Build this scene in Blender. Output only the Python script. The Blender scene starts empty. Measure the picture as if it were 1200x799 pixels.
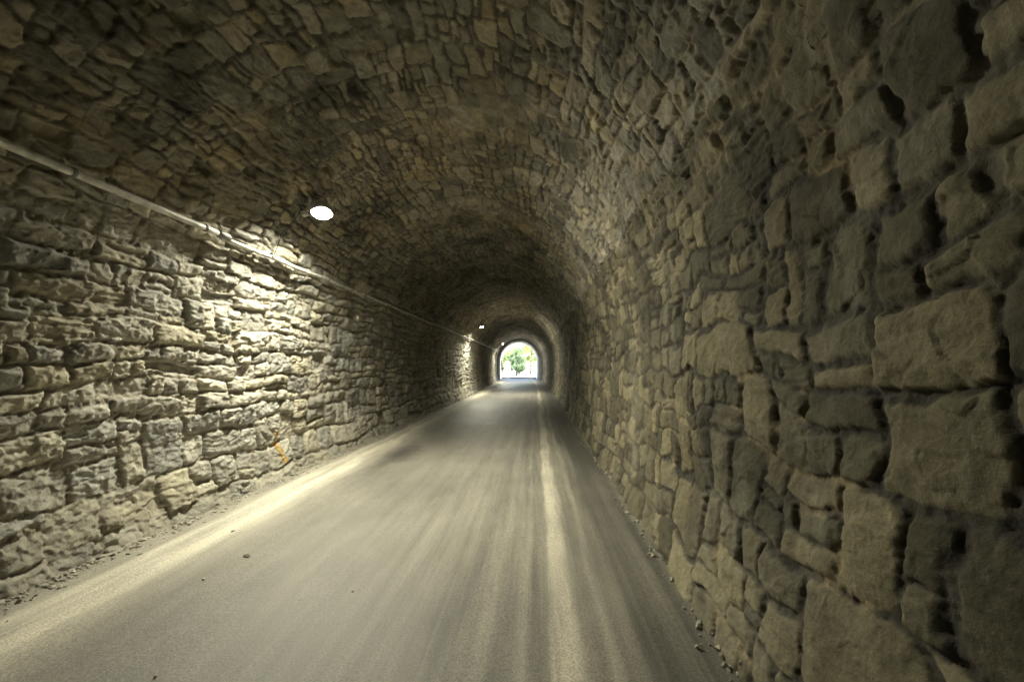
import bpy, bmesh, math, random
import numpy as np
from mathutils import Vector, Matrix

R = math.radians
scene = bpy.context.scene
C = scene.collection

# ------------------------------------------------------------ camera, light, exposure
F_PX = 500.0                       # focal length in pixels of the 1200 px wide photograph
CAM_H = 1.5
cam = bpy.data.cameras.new('camera')
cam.sensor_width = 36.0
cam.lens = 36.0 * F_PX / 1200.0
cam.clip_start = 0.05
cam.clip_end = 3000
camo = bpy.data.objects.new('camera', cam)
C.objects.link(camo)
camo.location = (0, 0, CAM_H)
camo.rotation_euler = (R(90) + math.atan(29 / F_PX), 0, math.atan(27.5 / F_PX))
scene.camera = camo

world = bpy.data.worlds.new('World')
scene.world = world
world.use_nodes = True
wn = world.node_tree
sky = wn.nodes.new('ShaderNodeTexSky')
sky.sky_type = 'NISHITA'
sky.sun_disc = False
sky.sun_elevation = R(52)
sky.sun_rotation = R(70)
sky.air_density = 1.0
sky.dust_density = 1.5
bg = wn.nodes['Background']
wn.links.new(sky.outputs[0], bg.inputs[0])
bg.inputs[1].default_value = 0.15

sun = bpy.data.lights.new('sun', 'SUN')
sun.energy = 4.5
sun.angle = R(0.5)
sun.color = (1.0, 0.96, 0.88)
suno = bpy.data.objects.new('sun', sun)
C.objects.link(suno)
az, el = R(70), R(52)              # azimuth clockwise from +Y
sd = Vector((math.sin(az) * math.cos(el), math.cos(az) * math.cos(el), math.sin(el)))
suno.rotation_euler = sd.to_track_quat('Z', 'Y').to_euler()
suno.location = (30, 60, 40)

vs = scene.view_settings
vs.view_transform = 'Standard'
vs.look = 'None'
vs.gamma = 1
vs.use_curve_mapping = False
vs.exposure = 3.2
scene.cycles.max_bounces = 8
scene.cycles.diffuse_bounces = 6
scene.cycles.use_denoising = True
scene.cycles.sample_clamp_indirect = 8
LAMP_L = 275.0                      # radiance of a lamp lens
LAMP_COL = (1.0, 0.96, 0.76)

# ------------------------------------------------------------ helpers
def tag(o, label=None, cat=None, group=None, kind=None):
    if label: o['label'] = label
    if cat: o['category'] = cat
    if group: o['group'] = group
    if kind: o['kind'] = kind
    return o

def empty(name, loc=(0, 0, 0), parent=None):
    o = bpy.data.objects.new(name, None)
    o.empty_display_size = 0.2
    C.objects.link(o)
    o.location = loc
    o.parent = parent
    return o

def mesh_np(name, verts, quads, mat, parent=None, smooth=True, cols=None, extra=None):
    me = bpy.data.meshes.new(name)
    nv, nf, k = len(verts), len(quads), quads.shape[1]
    me.vertices.add(nv)
    me.vertices.foreach_set('co', np.ascontiguousarray(verts, dtype=np.float32).ravel())
    me.loops.add(nf * k)
    me.loops.foreach_set('vertex_index', np.ascontiguousarray(quads, dtype=np.int32).ravel())
    me.polygons.add(nf)
    me.polygons.foreach_set('loop_start', np.arange(0, nf * k, k, dtype=np.int32))
    me.polygons.foreach_set('loop_total', np.full(nf, k, dtype=np.int32))
    me.update(calc_edges=True)
    me.polygons.foreach_set('use_smooth', np.full(nf, smooth, dtype=bool))
    if cols is not None:
        a = me.color_attributes.new('albedo', 'FLOAT_COLOR', 'POINT')
        c4 = np.ones((nv, 4), dtype=np.float32)
        c4[:, :3] = cols
        a.data.foreach_set('color', c4.ravel())
    if extra is not None:
        for nm, arr in extra.items():
            a = me.attributes.new(nm, 'FLOAT', 'POINT')
            a.data.foreach_set('value', np.ascontiguousarray(arr, dtype=np.float32))
    me.materials.append(mat)
    o = bpy.data.objects.new(name, me)
    C.objects.link(o)
    o.parent = parent
    return o

def obj_bm(name, bm, mat, parent=None, smooth=False):
    bmesh.ops.recalc_face_normals(bm, faces=bm.faces)
    me = bpy.data.meshes.new(name)
    bm.to_mesh(me)
    bm.free()
    if smooth:
        for p in me.polygons: p.use_smooth = True
    me.materials.append(mat)
    o = bpy.data.objects.new(name, me)
    C.objects.link(o)
    o.parent = parent
    return o

def bm_box(bm, c, size, rot=None, bevel=0.0):
    m = Matrix.Translation(c) @ (rot or Matrix()) @ Matrix.Diagonal((*size, 1))
    r = bmesh.ops.create_cube(bm, size=1.0, matrix=m)
    if bevel:
        es = list({e for v in r['verts'] for e in v.link_edges})
        bmesh.ops.bevel(bm, geom=es, offset=bevel, segments=2, affect='EDGES')

def bm_tube(bm, pts, rad, seg=10, cap=True):
    pts = [Vector(p) for p in pts]
    rads = rad if isinstance(rad, (list, tuple)) else [rad] * len(pts)
    rings = []
    for i, p in enumerate(pts):
        d = (pts[min(i + 1, len(pts) - 1)] - pts[max(i - 1, 0)]).normalized()
        up = Vector((0, 0, 1)) if abs(d.z) < 0.9 else Vector((1, 0, 0))
        a = d.cross(up).normalized()
        b = a.cross(d).normalized()
        rings.append([bm.verts.new(p + (a * math.cos(2 * math.pi * k / seg) + b * math.sin(2 * math.pi * k / seg)) * rads[i]) for k in range(seg)])
    for i in range(len(rings) - 1):
        for k in range(seg):
            bm.faces.new((rings[i][k], rings[i][(k + 1) % seg], rings[i + 1][(k + 1) % seg], rings[i + 1][k]))
    if cap:
        bm.faces.new(rings[0][::-1])
        bm.faces.new(rings[-1])

# ---- numpy noise
def _h(ix, iy, seed):
    h = (ix.astype(np.int64) * 374761393 + iy.astype(np.int64) * 668265263 + seed * 1274126177) & 0xFFFFFFFF
    h = ((h ^ (h >> 13)) * 1274126177) & 0xFFFFFFFF
    h = (h ^ (h >> 16)) & 0xFFFFFFFF
    return (h & 0xFFFFFF).astype(np.float32) / np.float32(0xFFFFFF)

def vnoise(x, y, seed=0):
    """gradient noise, about -1..1"""
    xf, yf = np.floor(x), np.floor(y)
    ix, iy = xf.astype(np.int64), yf.astype(np.int64)
    fx, fy = (x - xf).astype(np.float32), (y - yf).astype(np.float32)
    u = fx * fx * fx * (fx * (fx * 6 - 15) + 10)
    v = fy * fy * fy * (fy * (fy * 6 - 15) + 10)
    def g(dx, dy):
        a = _h(ix + dx, iy + dy, seed) * np.float32(2 * np.pi)
        return np.cos(a) * (fx - dx) + np.sin(a) * (fy - dy)
    n0 = g(0, 0) * (1 - u) + g(1, 0) * u
    n1 = g(0, 1) * (1 - u) + g(1, 1) * u
    return (n0 * (1 - v) + n1 * v) * np.float32(1.5)

def fbm(x, y, seed=0, octv=4, gain=0.5):
    t, a, f = 0, 1.0, 1.0
    for i in range(octv):
        t = t + a * vnoise(x * f + i * 17.3, y * f - i * 9.1, seed + i)
        a *= gain
        f *= 2.03
    return t

def ridged(x, y, seed=0, octv=3, gain=0.55):
    t, a, f = 0, 1.0, 1.0
    for i in range(octv):
        t = t + a * (0.5 - np.abs(vnoise(x * f + i * 5.3, y * f + i * 3.7, seed + i)))
        a *= gain
        f *= 2.1
    return t

def facets(x, y, seed):
    """every Voronoi cell is a plane of its own tilt: chipped stone faces"""
    xf, yf = np.floor(x).astype(np.int64), np.floor(y).astype(np.int64)
    best = np.full(x.shape, 9.0, dtype=np.float32)
    out = np.zeros(x.shape, dtype=np.float32)
    for dx in (-1, 0, 1):
        for dy in (-1, 0, 1):
            cx, cy = xf + dx, yf + dy
            px = cx + _h(cx, cy, seed) - x
            py = cy + _h(cx, cy, seed + 1) - y
            d = (px * px + py * py).astype(np.float32)
            pl = (_h(cx, cy, seed + 2) - 0.5) * px + (_h(cx, cy, seed + 3) - 0.5) * py + (_h(cx, cy, seed + 4) - 0.5) * 0.6
            m = d < best
            best = np.where(m, d, best)
            out = np.where(m, pl, out)
    return out.astype(np.float32)

def sstep(a, b, x):
    t = np.clip((x - a) / (b - a), 0, 1)
    return t * t * (3 - 2 * t)

# ------------------------------------------------------------ materials
def new_mat(name):
    m = bpy.data.materials.new(name)
    m.use_nodes = True
    return m, m.node_tree, m.node_tree.nodes['Principled BSDF']

def simple(name, col, rough=0.6, metal=0.0, noise=0.0, nscale=20, bump=0.0):
    m, nt, p = new_mat(name)
    p.inputs['Base Color'].default_value = (*col, 1)
    p.inputs['Roughness'].default_value = rough
    p.inputs['Metallic'].default_value = metal
    if noise or bump:
        tc = nt.nodes.new('ShaderNodeTexCoord')
        n = nt.nodes.new('ShaderNodeTexNoise')
        n.inputs['Scale'].default_value = nscale
        n.inputs['Detail'].default_value = 6
        nt.links.new(tc.outputs['Object'], n.inputs['Vector'])
        if noise:
            mr = nt.nodes.new('ShaderNodeMapRange')
            mr.inputs[1].default_value = 0.3
            mr.inputs[2].default_value = 0.7
            mr.inputs[3].default_value = 1 - noise
            mr.inputs[4].default_value = 1 + noise
            nt.links.new(n.outputs[0], mr.inputs[0])
            mx = nt.nodes.new('ShaderNodeVectorMath')
            mx.operation = 'SCALE'
            mx.inputs[0].default_value = col
            nt.links.new(mr.outputs[0], mx.inputs['Scale'])
            nt.links.new(mx.outputs[0], p.inputs['Base Color'])
        if bump:
            b = nt.nodes.new('ShaderNodeBump')
            b.inputs['Strength'].default_value = 1
            b.inputs['Distance'].default_value = bump
            nt.links.new(n.outputs[0], b.inputs['Height'])
            nt.links.new(b.outputs[0], p.inputs['Normal'])
    return m

def stone_material(name, bump=0.012):
    m, nt, p = new_mat(name)
    N, L = nt.nodes, nt.links
    at = N.new('ShaderNodeAttribute'); at.attribute_name = 'albedo'
    tc = N.new('ShaderNodeTexCoord')
    n1 = N.new('ShaderNodeTexNoise'); n1.inputs['Scale'].default_value = 9; n1.inputs['Detail'].default_value = 9; n1.inputs['Roughness'].default_value = 0.68
    n2 = N.new('ShaderNodeTexNoise'); n2.inputs['Scale'].default_value = 80; n2.inputs['Detail'].default_value = 6; n2.inputs['Roughness'].default_value = 0.7
    L.new(tc.outputs['Object'], n1.inputs['Vector']); L.new(tc.outputs['Object'], n2.inputs['Vector'])
    mr = N.new('ShaderNodeMapRange')
    for i, v in zip((1, 2, 3, 4), (0.3, 0.7, 0.72, 1.28)): mr.inputs[i].default_value = v
    L.new(n1.outputs[0], mr.inputs[0])
    mr2 = N.new('ShaderNodeMapRange')
    for i, v in zip((1, 2, 3, 4), (0.3, 0.7, 0.82, 1.18)): mr2.inputs[i].default_value = v
    L.new(n2.outputs[0], mr2.inputs[0])
    mm = N.new('ShaderNodeMath'); mm.operation = 'MULTIPLY'
    L.new(mr.outputs[0], mm.inputs[0]); L.new(mr2.outputs[0], mm.inputs[1])
    sc = N.new('ShaderNodeVectorMath'); sc.operation = 'SCALE'
    L.new(at.outputs['Color'], sc.inputs[0]); L.new(mm.outputs[0], sc.inputs['Scale'])
    L.new(sc.outputs[0], p.inputs['Base Color'])
    p.inputs['Roughness'].default_value = 0.85
    p.inputs['Specular IOR Level'].default_value = 0.3
    ad = N.new('ShaderNodeMath'); ad.operation = 'MULTIPLY_ADD'; ad.inputs[1].default_value = 0.35
    L.new(n2.outputs[0], ad.inputs[0]); L.new(n1.outputs[0], ad.inputs[2])
    b = N.new('ShaderNodeBump'); b.inputs['Strength'].default_value = 1.0; b.inputs['Distance'].default_value = bump
    L.new(ad.outputs[0], b.inputs['Height']); L.new(b.outputs[0], p.inputs['Normal'])
    return m

M_STONE = stone_material('rubble_stone', 0.013)
M_CONC = simple('portal_render', (0.30, 0.31, 0.30), 0.9, noise=0.2, nscale=3, bump=0.01)
M_GALV = simple('galvanised_steel', (0.60, 0.585, 0.53), 0.5, 0.25, noise=0.4, nscale=9)
M_DULL = simple('dull_grey_pipe', (0.20, 0.20, 0.18), 0.55, 0.3, noise=0.25, nscale=14)
M_BLACK = simple('black_cable', (0.015, 0.015, 0.015), 0.9)
M_HOUSE = simple('lamp_housing_paint', (0.45, 0.45, 0.42), 0.5, 0.2, noise=0.1)
M_IRON = simple('black_rubber', (0.012, 0.012, 0.012), 1.0)
M_IRON.node_tree.nodes['Principled BSDF'].inputs['Specular IOR Level'].default_value = 0.0
M_PAINT = simple('orange_paint', (0.46, 0.30, 0.09), 0.85, noise=0.45, nscale=30)
M_LEAF = simple('leaf_green', (0.12, 0.17, 0.10), 0.6, noise=0.4, nscale=2)
M_LEAFY = simple('leaf_yellow_green', (0.13, 0.17, 0.05), 0.6, noise=0.3, nscale=2)
for m_, c_ in ((M_LEAF, (.16, .24, .10)), (M_LEAFY, (.26, .32, .08))):
    t_ = m_.node_tree
    tr = t_.nodes.new('ShaderNodeBsdfTranslucent'); tr.inputs[0].default_value = (*c_, 1)
    mx = t_.nodes.new('ShaderNodeMixShader'); mx.inputs[0].default_value = 0.45
    t_.links.new(t_.nodes['Principled BSDF'].outputs[0], mx.inputs[1]); t_.links.new(tr.outputs[0], mx.inputs[2])
    t_.links.new(mx.outputs[0], t_.nodes['Material Output'].inputs[0])
M_BARK = simple('bark', (0.10, 0.08, 0.06), 0.9, noise=0.3, nscale=12, bump=0.01)
M_GROUND = simple('pale_gravel_ground', (0.50, 0.47, 0.42), 0.95, noise=0.2, nscale=6, bump=0.01)
M_HILL = simple('grassy_soil', (0.09, 0.11, 0.05), 0.95, noise=0.4, nscale=1.5, bump=0.05)
M_PEB = simple('pebble_stone', (0.33, 0.31, 0.25), 0.85, noise=0.35, nscale=40, bump=0.004)
M_DEBRIS = simple('dark_debris', (0.08, 0.065, 0.045), 0.8)
M_LENS, nt_, p_ = new_mat('lamp_lens')
p_.inputs['Base Color'].default_value = (0.8, 0.8, 0.75, 1)
p_.inputs['Emission Color'].default_value = (*LAMP_COL, 1)
p_.inputs['Emission Strength'].default_value = LAMP_L

# ------------------------------------------------------------ tunnel geometry
XC, RAD, SPR = -1.24, 2.37, 2.03       # centre line, vault radius, springing height
Y0, Y1 = -30.0, 50.0                   # near (unseen) and far mouth
ARC = math.pi * RAD
S_TOT = SPR * 2 + ARC
S_MIN, S_MAX = -0.25, S_TOT + 0.25

def bend(y):
    return -0.00105 * np.maximum(0, y - 24) ** 2

def profile(s):
    """section point and inward normal at arc length s (0 = left foot)"""
    th = np.clip((s - SPR) / RAD, 0, np.pi)
    x = XC - RAD * np.cos(th)
    z = SPR + RAD * np.sin(th)
    z = np.where(s < SPR, s, z)
    z = np.where(s > SPR + ARC, S_TOT - s, z)
    nx, nz = np.cos(th), -np.sin(th)
    # the feet of both walls lean in a little
    toe_l = np.clip(1 - s / 0.75, 0, 1.3) ** 2
    toe_r = np.clip(1 - (S_TOT - s) / 0.9, 0, 1.2) ** 2
    x = x + 0.17 * toe_l - 0.14 * toe_r
    return x, z, nx, nz

# ---- stones: irregular courses, cut down to rubble sizes
rng = random.Random(11)
def target(s):
    if s < 0.9:   return rng.uniform(0.16, 0.44), rng.uniform(0.26, 0.62)
    if s < 3.1:   return rng.uniform(0.10, 0.27), rng.uniform(0.16, 0.62)
    if s < 8.4:   return (rng.uniform(0.08, 0.17), rng.uniform(0.10, 0.26)) if rng.random() < 0.6 else (rng.uniform(0.12, 0.28), rng.uniform(0.16, 0.46))
    if s < 9.9:   return rng.uniform(0.11, 0.26), rng.uniform(0.14, 0.40)
    return (rng.uniform(0.10, 0.20), rng.uniform(0.12, 0.28)) if rng.random() < 0.35 else (rng.uniform(0.19, 0.42), rng.uniform(0.22, 0.52))

cells = []
def split(y0, y1, s0, s1, depth=0):
    h, w = s1 - s0, y1 - y0
    ht, wt = target((s0 + s1) / 2)
    if depth < 8:
        if h > 1.45 * ht and (h / ht > w / wt * 0.8 or w < 1.3 * wt):
            f = rng.uniform(0.32, 0.68)
            split(y0, y1, s0, s0 + f * h, depth + 1); split(y0, y1, s0 + f * h, s1, depth + 1); return
        if w > 1.45 * wt:
            f = rng.uniform(0.3, 0.7)
            split(y0, y0 + f * w, s0, s1, depth + 1); split(y0 + f * w, y1, s0, s1, depth + 1); return
    cells.append((y0, y1, s0, s1))

s = S_MIN - 0.1
while s < S_MAX + 0.1:
    big = s < 1.0 or s > 9.4
    hb = rng.uniform(0.35, 0.62) if big else rng.uniform(0.2, 0.42)
    y = Y0 - 0.5 - rng.random()
    while y < Y1 + 0.5:
        w = rng.uniform(0.5, 1.6)
        split(y, y + w, s, s + hb)
        y += w
    s += hb
cells = np.array(cells, dtype=np.float32)
NC = len(cells)
RES = 0.01
RY0, RS0 = Y0 - 2.5, S_MIN - 0.15
NYr, NSr = int((Y1 + 4 - RY0) / RES), int((S_MAX + 1.0 - RS0) / RES)
ras = np.zeros((NSr, NYr), dtype=np.int32)
for i, (a, b, c, d) in enumerate(cells):
    ras[max(0, int(round((c - RS0) / RES))):int(round((d - RS0) / RES)), max(0, int(round((a - RY0) / RES))):int(round((b - RY0) / RES))] = i

rs = np.random.RandomState(5)
def U(a, b, n=NC): return rs.uniform(a, b, n).astype(np.float32)
c_ins = [U(-0.002, 0.010) for _ in range(4)]
c_slo = [U(-0.16, 0.16) for _ in range(4)]
c_cut = [np.maximum(0, U(-0.06, 0.062)) for _ in range(4)]
c_off = rs.normal(0, 1, NC).astype(np.float32)
c_t1, c_t2 = rs.normal(0, 1, NC).astype(np.float32), rs.normal(0, 1, NC).astype(np.float32)
c_soft = U(0.016, 0.05)
c_hole = rs.rand(NC) < np.where((cells[:, 2] + cells[:, 3]) / 2 > 8.6, 0.0, 0.02)
c_fac = U(0.3, 1.3)
c_lay = (rs.rand(NC) < 0.35) * U(0.4, 1.3)
c_seed = U(0, 100)
# stone colours
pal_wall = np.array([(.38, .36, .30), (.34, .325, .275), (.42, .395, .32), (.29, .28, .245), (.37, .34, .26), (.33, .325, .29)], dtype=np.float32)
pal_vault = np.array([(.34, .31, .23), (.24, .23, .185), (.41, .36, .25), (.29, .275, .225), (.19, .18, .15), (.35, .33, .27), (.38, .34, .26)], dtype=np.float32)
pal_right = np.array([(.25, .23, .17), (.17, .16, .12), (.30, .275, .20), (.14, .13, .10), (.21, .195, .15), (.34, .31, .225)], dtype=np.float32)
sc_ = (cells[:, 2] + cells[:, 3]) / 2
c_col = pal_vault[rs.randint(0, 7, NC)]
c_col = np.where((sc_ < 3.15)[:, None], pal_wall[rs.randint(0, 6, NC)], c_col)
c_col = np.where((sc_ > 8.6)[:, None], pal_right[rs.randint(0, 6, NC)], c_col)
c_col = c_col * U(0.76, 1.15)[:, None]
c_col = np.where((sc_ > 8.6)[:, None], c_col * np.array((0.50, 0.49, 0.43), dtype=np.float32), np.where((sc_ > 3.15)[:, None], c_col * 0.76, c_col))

def surf(y, s):
    """inward displacement and albedo of the masonry at (y, s)"""
    shp = y.shape
    y = y.ravel().astype(np.float32); s = s.ravel().astype(np.float32)
    vault = sstep(2.7, 3.4, s) * (1 - sstep(8.2, 9.0, s))
    right = sstep(8.4, 9.2, s)
    left = 1 - sstep(2.7, 3.4, s)
    # wandering joints
    Y = y + 0.07 * vnoise(y * 1.1, s * 1.6, 3) + 0.022 * vnoise(y * 5, s * 5, 4) + 0.006 * vnoise(y * 19, s * 19, 24)
    S = s + 0.07 * vnoise(y * 0.9, s * 1.3, 5) + 0.026 * vnoise(y * 4, s * 5, 6) + 0.006 * vnoise(y * 17, s * 17, 26)
    Y = Y + right * 0.055 * vnoise(y * 2.6, s * 2.9, 14) + vault * 0.028 * vnoise(y * 4.0, s * 4.5, 16)
    S = S + right * 0.060 * vnoise(y * 2.4, s * 2.4, 15) + vault * 0.028 * vnoise(y * 4.0, s * 4.5, 17)
    iy = np.clip(((Y - RY0) / RES).astype(np.int32), 0, NYr - 1)
    isx = np.clip(((S - RS0) / RES).astype(np.int32), 0, NSr - 1)
    k = ras[isx, iy]
    cc = cells[k]
    ym, sm = (cc[:, 0] + cc[:, 1]) / 2, (cc[:, 2] + cc[:, 3]) / 2
    hw, hh = (cc[:, 1] - cc[:, 0]) / 2, (cc[:, 3] - cc[:, 2]) / 2
    dy, ds = Y - ym, S - sm
    a = [hw + dy, hw - dy, hh + ds, hh - ds]
    dist = []
    for i in range(4):
        o = ds if i < 2 else dy
        dist.append(a[i] - c_ins[i][k] - np.maximum(0, c_slo[i][k] * o) * (1 - 0.35 * right) + 0.003 * right)
    for i, (p, q) in enumerate(((0, 2), (0, 3), (1, 2), (1, 3))):
        dist.append((a[p] + a[q]) * 0.707 - c_cut[i][k] * np.minimum(1, hh * 5) * (1 - 0.5 * right))
    pw = (5.0 - 2.3 * right - 1.2 * vault).astype(np.float32)
    acc = 0
    for d in dist:
        acc = acc + np.maximum(d, 0.0015) ** (-pw)
    d = acc ** (-1 / pw)
    d = d + 0.008 * vnoise(y * 13, s * 13, 8) + 0.004 * vnoise(y * 37, s * 37, 9)
    d = np.maximum(d, 0)
    t = np.clip(d / (c_soft[k] * (1 - 0.25 * right) + 0.003 * right), 0, 1)
    prof = 1 - (1 - t) ** 2.3
    prof = prof * (1 - right) + right * (t * t * (3 - 2 * t))
    # how deep the joints are raked
    patch = 0.5 + 0.5 * np.clip(vnoise(y * 0.7, s * 1.0, 12) * 1.6, -1, 1)
    jd = 0.021 + 0.019 * patch * left + 0.008 * patch
    jd = jd * (1 - 0.30 * right - 0.18 * vault)
    small = np.minimum(1, (hh + hw) / 0.28)
    h = -jd * (1 - prof)
    h = h + c_off[k] * (0.010 + 0.006 * left - 0.006 * right) * prof * small
    h = h + prof * (c_t1[k] * dy / np.maximum(hw, .08) + c_t2[k] * ds / np.maximum(hh, .06)) * (0.009 - 0.004 * right)
    h = h + 0.06 * np.minimum(d, 0.12) * left + (0.04 + 0.12 * right) * np.minimum(d, .1)
    # chipped faces
    so = c_seed[k]
    f1 = facets(y * 6.5 + so, s * 8.5 + so * 3, 40)
    h = h + prof * f1 * 0.036 * c_fac[k] * (1 - 0.60 * right - 0.3 * vault)
    f2 = facets(y * 17 + so, s * 24 + so, 50)
    h = h + (0.4 + 0.6 * prof) * f2 * (0.015 - 0.010 * right)
    lay = vnoise(y * 3.2 + so, s * 34 + 3.5 * vnoise(y * 2.1, s * 2.1, 61), 60)
    h = h + prof * lay * 0.010 * c_lay[k]
    h = h + (ridged(y * 7, s * 9, 20, 3) - 0.4) * (0.016 - 0.007 * right - 0.004 * vault)
    h = h + (1 - prof) * (1 - 0.55 * right) * (0.012 * fbm(y * 22, s * 22, 30, 2) + 0.03 * facets(y * 22, s * 22, 33))
    h = h - np.where(c_hole[k], 0.085 * sstep(0.0, 0.03, d), 0)
    # large slow bulges of the old wall
    h = h + 0.055 * vnoise(y * 0.55, s * 0.6, 70) + 0.03 * vnoise(y * 1.7, s * 1.7, 71)
    # colours
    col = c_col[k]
    joint = np.array((.17, .155, .125), dtype=np.float32)
    ochre = np.array((.25, .205, .125), dtype=np.float32)
    tj = sstep(0.15, 0.75, prof)[:, None]
    mort = (1 - 0.55 * right) * sstep(0.15, 0.6, vnoise(y * 0.8 + 9, s * 0.9, 80) + 0.35 * vnoise(y * 3, s * 3, 81))
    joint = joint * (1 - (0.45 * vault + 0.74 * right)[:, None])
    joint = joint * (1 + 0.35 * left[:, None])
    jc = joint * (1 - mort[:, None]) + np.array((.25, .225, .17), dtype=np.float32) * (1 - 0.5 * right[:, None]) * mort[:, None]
    oc = sstep(0.30, 0.62, vnoise(y * 1.5 + 4, s * 1.3, 84) + 0.5 * vnoise(y * 6, s * 6, 85)) * (0.25 + 0.75 * vault * .7 + 0.45 * right)
    jc = jc * (1 - oc[:, None]) + ochre * oc[:, None]
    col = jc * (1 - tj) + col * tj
    # ochre wash and soot over stones, with right-wall soot strengthened to paint in shade
    wash = sstep(0.15, 0.8, vnoise(y * 0.9 - 3, s * 0.8, 90) + 0.5 * vnoise(y * 4, s * 4, 91)) * (0.45 * vault + 0.30 * right)
    col = col * (1 - wash[:, None]) + col * np.array((1.12, .96, .72), dtype=np.float32) * wash[:, None]
    soot_shade = sstep(0.0, 0.75, vnoise(y * 0.8 + 7, s * 1.1, 94) + 0.45 * fbm(y * 3, s * 3, 95, 3)) * (0.80 * vault + 0.65 * right)
    col = col * (1 - 0.62 * soot_shade[:, None])
    lime = sstep(0.25, 0.75, vnoise(y * 1.5 + 31, s * 0.4, 120) + 0.5 * fbm(y * 4, s * 4, 121, 3)) * (0.55 * vault + 0.25 * right)
    col = col * (1 - 0.5 * lime[:, None]) + np.array((.36, .34, .27), dtype=np.float32) * 0.5 * lime[:, None]
    mott = 1 + 0.16 * fbm(y * 8, s * 9, 97, 3)
    col = col * mott[:, None] * 1.18
    # road dust settled on the feet of the walls
    foot = (1 - sstep(0.05, 0.55, s + 0.12 * vnoise(y * 3, s * 3, 99)))
    col = col * (1 - 0.5 * foot[:, None]) + np.array((.25, .235, .19), dtype=np.float32) * 0.5 * foot[:, None]
    h = h * (1 - sstep(46.3, 46.6, y) * 0.75)
    return h.reshape(shp), np.clip(col, 0.01, 0.6).reshape(shp + (3,))

def wall_points(Yg, Sg, lift=0.0):
    h, col = surf(Yg, Sg)
    x, z, nx, nz = profile(Sg)
    h = h + lift
    V = np.stack([x + nx * h + bend(Yg), Yg, z + nz * h], axis=-1)
    return V, col

def grid_quads(ns, ny, off=0):
    i = np.arange(ns - 1)[:, None] * ny + np.arange(ny - 1)[None, :]
    q = np.stack([i, i + 1, i + ny + 1, i + ny], axis=-1).reshape(-1, 4)
    return q + off

def ysteps(a, b, k, lo, hi, p=1.0):
    """samples along the tunnel, coarser with distance from the camera"""
    out = [a]
    while out[-1] < b:
        out.append(out[-1] + min(hi, max(lo, k * max(abs(out[-1]), 0.3) ** p)))
    out[-1] = b
    return np.array(out, dtype=np.float32)

def masonry(name, s0, s1, blocks, parent):
    Vs, Qs, Cs, off = [], [], [], 0
    for (a, b, k, lo, hi, p, ds) in blocks:
        ya = ysteps(a, b, k, lo, hi, p)
        sa = np.linspace(s0 - 0.07 * (s0 > 0), s1 + 0.07 * (s1 < S_TOT), int((s1 - s0) / ds) + 2).astype(np.float32)
        Sg, Yg = np.meshgrid(sa, ya, indexing='ij')
        V, col = wall_points(Yg, Sg)
        Qs.append(grid_quads(len(sa), len(ya), off))
        Vs.append(V.reshape(-1, 3)); Cs.append(col.reshape(-1, 3))
        off += Sg.size
    return mesh_np(name, np.concatenate(Vs), np.concatenate(Qs), M_STONE, parent, True, np.concatenate(Cs))

tunnel = empty('tunnel', (XC, 0, 0))
tag(tunnel, 'long dim tunnel of rough rubble masonry with rounded vault, arching over the narrow road', 'tunnel')
def under(o, root):
    o.parent = root
    o.matrix_parent_inverse = Matrix.Translation(-Vector(root.location))
    return o
SL, SR = 3.0, S_TOT - 2.6
wl = masonry('wall', S_MIN, SL, [(Y0, 1.2, .02, .06, .12, 1, .06), (1.2, 6.5, .0026, .008, .05, 1.1, .0085),
                                 (6.45, 14, .0045, .02, .08, 1, .018), (13.85, 28, .0045, .04, .12, 1, .035), (27.8, Y1 - .02, .0045, .08, .2, 1, .06)], None)
under(wl, tunnel)
wl['label'] = 'brightly lit stone wall of uneven courses, on the lamp side'
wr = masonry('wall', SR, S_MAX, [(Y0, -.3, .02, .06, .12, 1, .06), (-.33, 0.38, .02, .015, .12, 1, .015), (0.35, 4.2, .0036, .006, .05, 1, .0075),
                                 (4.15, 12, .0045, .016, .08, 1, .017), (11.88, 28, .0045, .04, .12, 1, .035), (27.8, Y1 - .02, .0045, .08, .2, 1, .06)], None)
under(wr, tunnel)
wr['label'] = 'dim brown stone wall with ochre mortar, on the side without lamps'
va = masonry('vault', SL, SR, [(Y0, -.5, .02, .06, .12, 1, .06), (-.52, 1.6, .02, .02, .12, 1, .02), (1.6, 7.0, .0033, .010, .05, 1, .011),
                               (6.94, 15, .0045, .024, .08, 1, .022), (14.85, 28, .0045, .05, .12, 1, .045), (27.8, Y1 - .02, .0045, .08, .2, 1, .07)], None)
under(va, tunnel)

# unseen shell added behind the stones to block light leaking through seams
ya = np.arange(Y0, 50.3, 0.8).astype(np.float32)
sa = np.linspace(-0.35, S_TOT + 0.35, 60).astype(np.float32)
Sg, Yg = np.meshgrid(sa, ya, indexing='ij')
x_, z_, nx_, nz_ = profile(Sg)
V = np.stack([x_ - nx_ * 0.27 + bend(Yg), Yg, z_ - nz_ * 0.27], axis=-1).reshape(-1, 3)
o = mesh_np('light_seal', V, grid_quads(len(sa), len(ya)), M_BARK)
under(o, tunnel)

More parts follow.
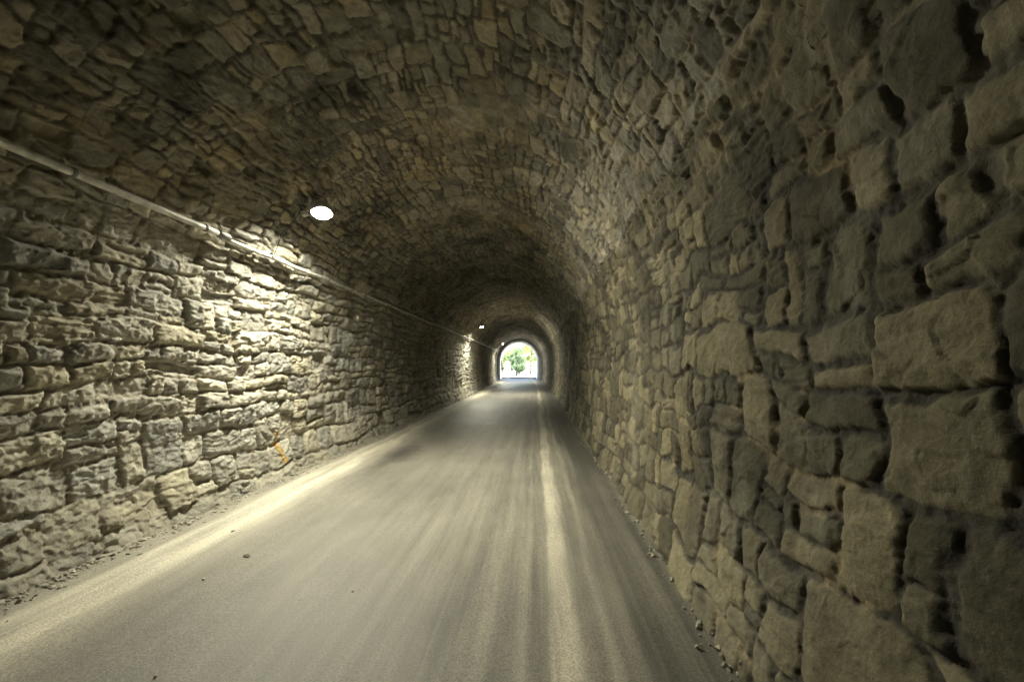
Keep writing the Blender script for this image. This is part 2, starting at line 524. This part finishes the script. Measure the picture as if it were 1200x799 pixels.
# smooth rendered ring and facade at the far mouth
def section_pts(inset, n=40):
    pts = []
    r = RAD - inset
    pts.append((XC - r, -0.3))
    for i in range(n + 1):
        t = math.pi * i / n
        pts.append((XC - r * math.cos(t), SPR + r * math.sin(t)))
    pts.append((XC + r, -0.3))
    return pts
bm = bmesh.new()
inn, out = section_pts(0.24), section_pts(-0.35)
yr = [45.2, 47.2, 48.2, 49.2, 50.2, 50.75]
ringI = [[bm.verts.new((x + float(bend(np.float64(y))), y, z)) for x, z in inn] for y in yr]
ringO = [[bm.verts.new((x + float(bend(np.float64(y))), y, z)) for x, z in out] for y in (yr[0], yr[-1])]
for a in range(len(yr) - 1):
    for i in range(len(inn) - 1):
        bm.faces.new((ringI[a][i], ringI[a][i + 1], ringI[a + 1][i + 1], ringI[a + 1][i]))
for a, b in ((0, 0), (-1, -1)):
    for i in range(len(inn) - 1):
        bm.faces.new((ringI[a][i], ringI[a][i + 1], ringO[b][i + 1], ringO[b][i]))
o = obj_bm('portal_ring', bm, M_CONC, None, True)
under(o, tunnel)

bm = bmesh.new()
bx = float(bend(np.float64(50.5)))
hole = [(x + bx, z) for x, z in section_pts(-0.30)]
def outer(x, z):   # push a hole point to the rectangular border of the facade
    cx, cz = XC + bx, 2.0
    dx, dz = x - cx, z - cz
    k = min([(8.0 / abs(dx)) if abs(dx) > 1e-6 else 1e9, (5.0 / dz) if dz > 1e-6 else 1e9])
    return (cx + dx * k, max(-0.3, cz + dz * k))
for yy in (50.3, 50.7):
    a = [bm.verts.new((x, yy, z)) for x, z in hole]
    b = [bm.verts.new((*[outer(x, z)[0]], yy, outer(x, z)[1])) for x, z in hole]
    for i in range(len(a) - 1):
        bm.faces.new((a[i], a[i + 1], b[i + 1], b[i]))
o = obj_bm('portal_facade', bm, M_CONC)
under(o, tunnel)

# orange paint streak low on the left wall, laid on the stones
def streak_mask(y, s):
    cy = 5.80 + 0.05 * np.sin(s * 9) - 0.30 * np.clip(0.22 - s, 0, 1) * -1.2
    wd = 0.05 * (0.6 + 0.6 * vnoise(y * 9, s * 9, 111)) * sstep(0.10, 0.2, s) * (1 - sstep(0.56, 0.62, s)) + 0.012
    return np.abs(y - cy) < wd
ya = np.arange(5.60, 6.02, 0.009).astype(np.float32)
sa = np.arange(0.12, 0.64, 0.008).astype(np.float32)
Sg, Yg = np.meshgrid(sa, ya, indexing='ij')
V, _ = wall_points(Yg, Sg, 0.008)
V = V.reshape(-1, 3)
q = grid_quads(len(sa), len(ya))
keep = (streak_mask(Yg, Sg) & (vnoise(Yg * 25, Sg * 25, 114) > -0.42)).ravel()
q = q[keep[q[:, 0]]]
used = np.unique(q)
rem = np.full(len(V), -1); rem[used] = np.arange(len(used))
pm = mesh_np('paint_mark', V[used], rem[q], M_PAINT)
pm.parent = wl
pm['label'] = 'ragged orange paint streak low on the stones'

# ------------------------------------------------------------ road
def road_material():
    m, nt, p = new_mat('dusty_asphalt')
    N, L = nt.nodes, nt.links
    def math_(op, a, b=None, c=None, clamp=False):
        n = N.new('ShaderNodeMath'); n.operation = op; n.use_clamp = clamp
        for i, v in enumerate((a, b, c)):
            if v is None: continue
            if hasattr(v, 'is_linked'): L.new(v, n.inputs[i])
            else: n.inputs[i].default_value = v
        return n.outputs[0]
    lat = N.new('ShaderNodeAttribute'); lat.attribute_name = 'lateral'
    tc = N.new('ShaderNodeTexCoord')
    sep = N.new('ShaderNodeSeparateXYZ'); L.new(tc.outputs['Object'], sep.inputs[0])
    def noise(sx, sy, scale=1.0, detail=6, rough=0.6, off=0.0):
        cb = N.new('ShaderNodeCombineXYZ')
        L.new(math_('MULTIPLY_ADD', lat.outputs['Fac'], sx, off), cb.inputs[0])
        L.new(math_('MULTIPLY', sep.outputs[1], sy), cb.inputs[1])
        n = N.new('ShaderNodeTexNoise'); n.inputs['Scale'].default_value = scale
        n.inputs['Detail'].default_value = detail; n.inputs['Roughness'].default_value = rough
        L.new(cb.outputs[0], n.inputs['Vector'])
        return n.outputs[0]
    wob = noise(1.2, 0.35, 1, 3, 0.5, 3.0)
    lw = math_('ADD', lat.outputs['Fac'], math_('MULTIPLY', math_('SUBTRACT', wob, 0.5), 0.26))
    cr = N.new('ShaderNodeValToRGB')       # dust across the road; lateral -3.6 .. 1.4
    L.new(math_('DIVIDE', math_('ADD', lw, 3.6), 5.0), cr.inputs[0])
    el = cr.color_ramp.elements
    pts = [(-3.6, .42), (-3.34, .34), (-3.2, .48), (-3.10, .95), (-3.0, .62), (-2.88, 1.0), (-2.68, .45), (-2.42, .16), (-1.9, .12), (-1.2, .20), (-0.6, .27),
           (-0.36, .26), (-0.30, .36), (-0.24, .26), (-0.12, .24), (-0.07, .45), (-0.02, .26), (.07, .34), (.11, .92), (.21, 1.0), (.28, .36), (.36, .28), (.41, .50), (.47, .20), (.62, .03), (.92, .03), (1.12, .35)]
    for i, (x, v) in enumerate(pts):
        pos = (x + 3.6) / 5.0
        e = el[i] if i < 2 else el.new(pos)
        e.position = pos
        e.color = (v, v, v, 1)
    base = cr.outputs[0]
    st = noise(6.5, 0.16, 1, 3.5, 0.6)       # long streaks left by tyres
    st2 = noise(45, 0.5, 1, 4, 0.6, 7)
    pat = noise(0.9, 0.45, 1, 6, 0.62, 12)
    sw = N.new('ShaderNodeMapRange')
    for i, v in zip((1, 2, 3, 4), (-2.0, 0.15, 0.10, 1.0)): sw.inputs[i].default_value = v
    L.new(lat.outputs['Fac'], sw.inputs[0])
    both = math_('ADD', math_('MULTIPLY', math_('SUBTRACT', st, 0.5), 0.85), math_('MULTIPLY', math_('SUBTRACT', st2, 0.5), 0.28))
    d1 = math_('ADD', base, math_('MULTIPLY', both, sw.outputs[0]))
    d1 = math_('ADD', d1, math_('MULTIPLY', math_('SUBTRACT', pat, 0.5), 0.55), clamp=True)
    drift = noise(8, 0.9, 1, 7, 0.68, 31)
    d1 = math_('ADD', d1, math_('MULTIPLY', math_('MULTIPLY', math_('SUBTRACT', drift, 0.52), 2.0), base), clamp=True)
    # damp dark patch by the left verge, about 7 m ahead
    px = math_('MULTIPLY', math_('ADD', lat.outputs['Fac'], 2.3), 3.2)
    py = math_('MULTIPLY', math_('SUBTRACT', sep.outputs[1], 7.3), 0.95)
    rr = math_('SQRT', math_('ADD', math_('MULTIPLY', px, px), math_('MULTIPLY', py, py)))
    rr = math_('ADD', rr, math_('MULTIPLY', math_('SUBTRACT', noise(6, 3, 1, 5), 0.5), 1.1))
    mrp = N.new('ShaderNodeMapRange')
    for i, v in zip((1, 2, 3, 4), (0.2, 1.1, 0.62, 0.0)): mrp.inputs[i].default_value = v
    L.new(rr, mrp.inputs[0])
    mix = N.new('ShaderNodeMix'); mix.data_type = 'RGBA'
    L.new(d1, mix.inputs[0])
    mix.inputs[6].default_value = (0.102, 0.098, 0.084, 1)
    mix.inputs[7].default_value = (0.52, 0.485, 0.39, 1)
    g = N.new('ShaderNodeTexNoise'); g.inputs['Scale'].default_value = 95; g.inputs['Detail'].default_value = 5; g.inputs['Roughness'].default_value = .75
    L.new(tc.outputs['Object'], g.inputs['Vector'])
    mr = N.new('ShaderNodeMapRange')
    for i, v in zip((1, 2, 3, 4), (0.32, 0.68, 0.48, 1.52)): mr.inputs[i].default_value = v
    L.new(g.outputs[0], mr.inputs[0])
    k = math_('MULTIPLY', mr.outputs[0], math_('SUBTRACT', 1.0, mrp.outputs[0]))
    sc = N.new('ShaderNodeVectorMath'); sc.operation = 'SCALE'
    L.new(mix.outputs[2], sc.inputs[0]); L.new(k, sc.inputs['Scale'])
    L.new(sc.outputs[0], p.inputs['Base Color'])
    ro = N.new('ShaderNodeMapRange')
    for i, v in zip((1, 2, 3, 4), (0.0, 1.0, 0.5, 0.75)): ro.inputs[i].default_value = v
    L.new(d1, ro.inputs[0]); L.new(ro.outputs[0], p.inputs['Roughness'])
    p.inputs['Specular IOR Level'].default_value = 0.45
    g2 = N.new('ShaderNodeTexNoise'); g2.inputs['Scale'].default_value = 7; g2.inputs['Detail'].default_value = 4
    L.new(tc.outputs['Object'], g2.inputs['Vector'])
    hgt = math_('ADD', math_('MULTIPLY', g.outputs[0], 0.5), math_('MULTIPLY', st, 0.5))
    hgt = math_('ADD', hgt, math_('MULTIPLY', g2.outputs[0], 0.8))
    b = N.new('ShaderNodeBump'); b.inputs['Strength'].default_value = 0.8; b.inputs['Distance'].default_value = 0.007
    L.new(hgt, b.inputs['Height']); L.new(b.outputs[0], p.inputs['Normal'])
    return m
M_ROAD = road_material()
ya = ysteps(-30, 90, .012, .03, .4, 1)
xa = np.linspace(-3.75, 1.35, 130).astype(np.float32)
Xg, Yg = np.meshgrid(xa, ya, indexing='ij')
Zg = 0.006 * vnoise(Xg * 1.3, Yg * 0.5, 200) + 0.0025 * vnoise(Xg * 7, Yg * 3, 201)
Zg += -0.004 * (Xg + 1.2) ** 2
Zg += 0.014 * np.exp(-((Xg + 3.0) / 0.16) ** 2) * (0.8 + 0.5 * vnoise(Xg * 5, Yg * 1.5, 203))
edge = np.clip((np.abs(Xg + 1.22) - 2.02) / 0.3, 0, 1)
Zg += edge * 0.012 * fbm(Xg * 7, Yg * 7, 205, 3)
lat = Xg.copy()
V = np.stack([Xg + bend(np.minimum(Yg, 50.)), Yg, Zg], axis=-1).reshape(-1, 3)
o = mesh_np('road', V, grid_quads(len(xa), len(ya))[:, ::-1], M_ROAD, None, True, None, {'lateral': lat.ravel()})
tag(o, kind='structure')

# gravel swept against both walls: nobody could count it
def rock_mesh_np(n, rnd):
    bm = bmesh.new()
    bmesh.ops.create_icosphere(bm, subdivisions=1, radius=1)
    v0 = np.array([v.co[:] for v in bm.verts]); f0 = np.array([[v.index for v in f.verts] for f in bm.faces])
    bm.free()
    Vs, Fs = [], []
    for i in range(n):
        left = rnd.rand() < 0.85
        y = 1.2 + 26 * rnd.rand() ** 1.7
        r = 0.004 + 0.016 * rnd.rand() ** 3
        if rnd.rand() < 0.06: r += 0.018 * rnd.rand()
        if left: x = -3.46 + abs(rnd.normal(0, 0.10))
        else: x = 1.0 - abs(rnd.normal(0, 0.05))
        v = v0 * (1 + 0.28 * rnd.randn(len(v0), 1)) * np.array([rnd.uniform(.7, 1.3), rnd.uniform(.7, 1.4), rnd.uniform(.45, .8)]) * r
        a = rnd.rand() * 6.28
        v = v @ np.array([[math.cos(a), math.sin(a), 0], [-math.sin(a), math.cos(a), 0], [0, 0, 1]])
        Vs.append(v + np.array([x, y, -0.015 + r * 0.35])); Fs.append(f0 + i * len(v0))
    return np.concatenate(Vs), np.concatenate(Fs)
V, Fq = rock_mesh_np(3800, np.random.RandomState(3))
o = mesh_np('gravel', V, Fq, M_PEB, None, False)
tag(o, 'loose gravel and grit swept against the feet of both tunnel walls', 'gravel', kind='stuff')

# ------------------------------------------------------------ conduit on the left wall
def wall_pt(y, z_h, off):
    """a point 'off' metres clear of the left vault flank at height z_h"""
    th = math.asin(min(1, (z_h - SPR) / RAD))
    r = RAD - off
    return Vector((XC - r * math.cos(th) + float(bend(np.float64(y))), y, SPR + r * math.sin(th)))
con = empty('conduit', wall_pt(4.3, 2.93, 0.07))
tag(con, 'thin grey metal conduit running along the lit stone wall below the lamps', 'conduit')
bm = bmesh.new()
bm_tube(bm, [wall_pt(y, 2.935 + 0.006 * math.sin(y * 1.3), 0.075) for y in np.arange(-28, 4.36, 0.4)] + [wall_pt(4.36, 2.935, .075)], 0.030, 12)
o = obj_bm('pipe', bm, M_GALV, None, True); under(o, con); o['label'] = 'bright thicker pipe nearest the camera'
bm = bmesh.new()
bm_tube(bm, [wall_pt(y, 2.928 + 0.012 * math.sin(y * 0.8 + 1) - 0.014 * abs(math.sin(math.pi * (y - 5.2) / 1.5)), 0.075) for y in np.arange(4.34, 49.6, 0.3)], 0.026, 10)
o = obj_bm('pipe', bm, M_GALV, None, True); under(o, con); o['label'] = 'thinner pipe running on to the far mouth'
bm = bmesh.new()
bm_tube(bm, [wall_pt(4.27, 2.933, .075), wall_pt(4.30, 2.933, .075), wall_pt(4.42, 2.93, .075), wall_pt(4.46, 2.93, .075)], [0.032, 0.042, 0.042, 0.028], 12)
o = obj_bm('coupling', bm, M_DULL, None, True); under(o, con)
for y in list(np.arange(1.6, 4.2, 1.25)) + list(np.arange(5.2, 30, 1.5)) + list(np.arange(31, 49, 3)):
    y = float(y)
    bm = bmesh.new()
    rr = 0.038 if y < 4.3 else 0.034
    p0, p1 = wall_pt(y - 0.012, 2.932, .075), wall_pt(y + 0.012, 2.932, .075)
    bm_tube(bm, [p0, p1], rr, 12)
    n = (wall_pt(y, 2.932, 0) - wall_pt(y, 2.932, .075)).normalized()
    c = wall_pt(y, 2.932, .075)
    bm_tube(bm, [c, c + n * 0.12], 0.006, 6)
    o = obj_bm('clamp', bm, M_DULL, None); under(o, con)

# ------------------------------------------------------------ lamps
LAMP_X, LAMP_Z, LAMP_TILT = -2.81, 3.545, R(-23)
def make_lamp():
    root = empty('tunnel_lamp')
    lx, wy = 0.10, 0.175                       # half width across, half length along the tunnel
    def ov(t, k=1.0, e=0.8):
        c, s_ = math.cos(t), math.sin(t)
        return (math.copysign(abs(c) ** e, c) * lx * k, math.copysign(abs(s_) ** e, s_) * wy * k)
    n = 32
    # housing: a rounded lid with a skirt that shades the lens
    bm = bmesh.new()
    prof = [(0.0, 0.085), (0.45, 0.083), (0.8, 0.068), (0.97, 0.035), (1.05, 0.0), (1.10, -0.062), (1.04, -0.062), (0.98, 0.0), (0.9, 0.012), (0.0, 0.012)]
    rings = []
    for k, z in prof:
        if k == 0: rings.append([bm.verts.new((0, 0, z))])
        else: rings.append([bm.verts.new((*ov(2 * math.pi * i / n, k), z)) for i in range(n)])
    for a, b in zip(rings[:-1], rings[1:]):
        for i in range(n):
            j = (i + 1) % n
            if len(a) == 1: bm.faces.new((a[0], b[i], b[j]))
            elif len(b) == 1: bm.faces.new((a[i], b[0], a[j]))
            else: bm.faces.new((a[i], b[i], b[j], a[j]))
    obj_bm('housing', bm, M_HOUSE, root, True)
    # lens: shallow bowl
    bm = bmesh.new()
    m = 20
    rings = []
    for k, z in ((0.95, 0.0), (0.9, -0.018), (0.68, -0.036), (0.0, -0.045)):
        if k == 0: rings.append([bm.verts.new((0, 0, z))])
        else: rings.append([bm.verts.new((*ov(2 * math.pi * i / m, k), z)) for i in range(m)])
    for a, b in zip(rings[:-1], rings[1:]):
        for i in range(m):
            j = (i + 1) % m
            if len(b) == 1: bm.faces.new((a[i], b[0], a[j]))
            else: bm.faces.new((a[i], b[i], b[j], a[j]))
    obj_bm('lens', bm, M_LENS, root, True)
    # bracket to the vault and a gland box on its left
    bm = bmesh.new()
    bm_box(bm, Vector((-0.06, 0, 0.15)), (0.035, 0.10, 0.16), None, 0.004)
    bm_box(bm, Vector((-0.06, 0, 0.225)), (0.10, 0.18, 0.012), None, 0.003)
    obj_bm('bracket', bm, M_HOUSE, root)
    bm = bmesh.new()
    bm_box(bm, Vector((-0.195, -0.06, 0.0)), (0.075, 0.09, 0.055), None, 0.008)
    obj_bm('junction_box', bm, M_HOUSE, root)
    bm = bmesh.new()
    inv = (Matrix.Translation((LAMP_X, 0, LAMP_Z)) @ Matrix.Rotation(LAMP_TILT, 4, 'Y')).inverted()
    bm_tube(bm, [Vector((-0.225, -0.06, 0.0)), Vector((-0.26, -0.07, 0.01))] + [inv @ wall_pt(-0.06 + 0.03 * math.sin(i * 1.7), zz, 0.03) for i, zz in enumerate((3.56, 3.45, 3.33, 3.2, 3.07, 2.95))], 0.004, 6)
    obj_bm('cable', bm, M_BLACK, root, True)
    return root

lamp0 = make_lamp()
def copy_tree(o, parent=None):
    c = o.copy(); C.objects.link(c); c.parent = parent
    for ch in list(o.children): copy_tree(ch, c)
    return c
lamp_y = [(5.34, 'glaring oval lamp nearest the camera, above the conduit on the lit stone wall'),
          (22.0, 'small bright lamp in the middle distance, second along the wall above the conduit'),
          (39.5, 'tiny faint lamp farthest in, last before the bright tunnel mouth')]
for i, (y, lab) in enumerate(lamp_y):
    o = lamp0 if i == 0 else copy_tree(lamp0)
    o.location = (LAMP_X + float(bend(np.float64(y))), y, LAMP_Z)
    o.rotation_euler = (0, LAMP_TILT, 0)
    tag(o, lab, 'lamp', 'oval lamps along the left of the vault')

# ------------------------------------------------------------ small things on the road
rnd = random.Random(8)
def pebble(name, x, y, r, mat, label, cat, flat=0.6, stretch=1.0, group=None):
    bm = bmesh.new()
    bmesh.ops.create_icosphere(bm, subdivisions=2, radius=1)
    for v in bm.verts:
        n = 1 + 0.18 * rnd.uniform(-1, 1)
        v.co = Vector((v.co.x * r * stretch * n, v.co.y * r * n, v.co.z * r * flat * n))
    o = obj_bm(name, bm, mat, None, False)
    zr = 0.0 - 0.004 * (x + 1.2) ** 2
    o.location = (x, y, zr + r * flat * 0.75)
    o.rotation_euler = (0, 0, rnd.uniform(0, 3))
    tag(o, label, cat, group)
def ground_at(px, py):
    dx, dy = px - 627.5, py - 428.5
    y = F_PX * CAM_H / dy
    return dx * y / F_PX, y
for nm, px, py, r, m, lab, cat, fl, stt, grp in (
    ('dead_leaf', 286, 652, 0.020, M_DEBRIS, 'dark curled scrap of leaf on the left part of the road', 'leaf', .25, 1.8, None),
    ('dead_leaf', 268, 623, 0.012, M_DEBRIS, 'small dark leaf scrap lying in the pale dust band beside the left wall', 'leaf', .3, 1.5, None),
    ('pebble', 234, 680, 0.010, M_PEB, 'pale pebble on the asphalt nearest the left dust band', 'pebble', .7, 1.2, 'pebbles on the road'),
    ('pebble', 415, 690, 0.008, M_PEB, 'small pale pebble near the middle of the road, closest to the camera', 'pebble', .7, 1.1, 'pebbles on the road'),
    ('pebble', 180, 793, 0.008, M_PEB, 'pale pebble at the lower left border of the view', 'pebble', .7, 1.1, 'pebbles on the road'),
    ('pebble', 505, 548, 0.013, M_PEB, 'pale pebble beyond the damp patch, farthest along the road', 'pebble', .7, 1.1, 'pebbles on the road')):
    x, y = ground_at(px, py)
    pebble(nm, x, y, r, m, lab, cat, fl, stt, grp)

# low dark hump across the road at the far mouth
bm = bmesh.new()
prof_h = [(-0.30, -0.03), (-0.26, 0.06), (-0.22, 0.13), (0, 0.14), (0.2, 0.12), (0.26, 0.06), (0.30, -0.03)]
ends_ = [[bm.verts.new((x, y, z)) for y, z in prof_h] for x in (-2.05, 2.05)]
for i in range(len(prof_h)):
    k_ = (i + 1) % len(prof_h)
    bm.faces.new((ends_[0][i], ends_[0][k_], ends_[1][k_], ends_[1][i]))
bm.faces.new(ends_[0]); bm.faces.new(ends_[1][::-1])
o = obj_bm('road_hump', bm, M_IRON)
o.location = (XC + float(bend(np.float64(49.9))), 49.9, 0.0)
tag(o, 'low dark hump crossing the whole road at the bright far mouth', 'road hump')

# ------------------------------------------------------------ outside
bm = bmesh.new()
vv = [bm.verts.new(p) for p in ((-400, -400, -0.14), (400, -400, -0.14), (400, 900, -0.14), (-400, 900, -0.14))]
bm.faces.new(vv)
tag(obj_bm('ground', bm, M_GROUND), kind='structure')

# the hill the tunnel runs through, ending beside the portal facade
xa = np.concatenate([np.arange(-90, -12, 3.), np.arange(-12, 10, 0.7), np.arange(10, 91, 3.)]).astype(np.float32)
ya = np.concatenate([np.arange(-33, 46, 2.), np.arange(46, 62, 0.7)]).astype(np.float32)
Xg, Yg = np.meshgrid(xa, ya, indexing='ij')
ax = np.abs(Xg - (XC + bx))
back = 7.2 + 0.25 * (50.3 - np.minimum(Yg, 50.3)) + 1.5 * vnoise(Xg * .08, Yg * .08, 300) * sstep(5, 0, Yg - 45)
flank = np.clip((59 - Yg) / 8.7, 0, 1) * sstep(7.3, 11.5, ax)
Zg = np.where(Yg <= 50.4, np.maximum(back, 6.2), -1 + (7.4 + 1) * flank + 0.3 * vnoise(Xg * .5, Yg * .5, 301) * flank)
V = np.stack([Xg, Yg, Zg], axis=-1).reshape(-1, 3)
q = grid_quads(len(xa), len(ya))
# leave out the faces that would drop like a curtain across the opening
cy, cx = V[q][:, :, 1], np.abs(V[q][:, :, 0] - (XC + bx))
q = q[~((cx.max(1) < 7.9) & (cy.max(1) > 50.4))]
o = mesh_np('hill', V, q[:, ::-1], M_HILL)
tag(o, kind='structure')

def make_tree(name, x, y, height, crown_r, crown_z, n_leaf, leaf, label, cat, mat, seed, spread=(1, 1, 1), group=None, gappy=0.5):
    rt = random.Random(seed)
    root = empty(name, (x, y, -0.14))
    tag(root, label, cat, group)
    bm = bmesh.new()
    top = Vector((rt.uniform(-.3, .3), rt.uniform(-.3, .3), height * 0.8))
    bm_tube(bm, [Vector((0, 0, 0)), Vector((0.05, 0, height * .25)), top * 0.55 + Vector((.1, 0, 0)), top], [height * .028, height * .021, height * .014, height * .005], 8)
    ends = []
    for i in range(11):
        a = i * 2.4 + rt.uniform(-.4, .4)
        z0 = height * rt.uniform(0.25, 0.72)
        p0 = Vector((0.05, 0, z0))
        L_ = crown_r * rt.uniform(0.6, 1.0)
        p2 = p0 + Vector((math.cos(a) * L_ * spread[0], math.sin(a) * L_ * spread[1], L_ * rt.uniform(0.1, 0.7)))
        p1 = (p0 + p2) / 2 + Vector((0, 0, -0.08 * L_))
        bm_tube(bm, [p0, p1, p2], [height * .009, height * .006, height * .002], 5)
        ends += [p1, p2, (p1 + p2) / 2]
    obj_bm('trunk', bm, M_BARK, root, True)
    V, Q = [], []
    cl = []
    for _ in range(46):
        e = rt.choice(ends) if rt.random() < 0.6 else Vector((rt.gauss(0, .45) * crown_r * spread[0], rt.gauss(0, .45) * crown_r * spread[1], crown_z + rt.gauss(0, .42) * crown_r * spread[2]))
        cl.append((e, crown_r * rt.uniform(0.10, 0.24)))
    for i in range(n_leaf):
        c, r = cl[rt.randrange(len(cl))]
        p = c + Vector((rt.gauss(0, 1), rt.gauss(0, 1), rt.gauss(0, .8))) * r
        if p.z < 0.15: continue
        u = Vector((rt.gauss(0, 1), rt.gauss(0, 1), rt.gauss(0, .6))).normalized()
        w = u.cross(Vector((rt.gauss(0, 1), rt.gauss(0, 1), rt.gauss(0, 1)))).normalized()
        sz = leaf * rt.uniform(.6, 1.3)
        k = len(V)
        V += [p - u * sz, p + w * sz * .5, p + u * sz, p - w * sz * .5]
        Q.append((k, k + 1, k + 2, k + 3))
    mesh_np('crown', np.array([v[:] for v in V]), np.array(Q), mat, root, False)

make_tree('broadleaf_tree', -2.9, 66, 5.8, 1.6, 2.9, 3400, .12, 'leafy green tree standing in the middle of the bright tunnel mouth', 'tree', M_LEAF, 1, (.8, 1, 1.1))
make_tree('leafy_bush', -2.45, 63, 2.9, 1.15, 1.2, 3000, .10, 'low green bush just in front of the leafy tree beyond the tunnel mouth', 'bush', M_LEAF, 2, (1.0, 1, .7))
make_tree('tall_shrub', -5.2, 66, 3.6, 0.7, 1.6, 1800, .09, 'narrow yellow green shrub just inside the left edge of the tunnel mouth', 'shrub', M_LEAFY, 4, (.8, .8, 1.9))
make_tree('broadleaf_tree', -0.9, 78, 6.4, 2.0, 3.2, 2600, .12, 'pale yellow green tree behind, at the right side of the bright tunnel mouth', 'tree', M_LEAFY, 6, (1.0, 1, 1.1))
make_tree('broadleaf_tree', -4.0, 100, 8.6, 3.4, 4.6, 4200, .17, 'faint pale tree farthest off, filling the upper left of the bright tunnel mouth', 'tree', M_LEAFY, 9, (1.3, 1, .9))
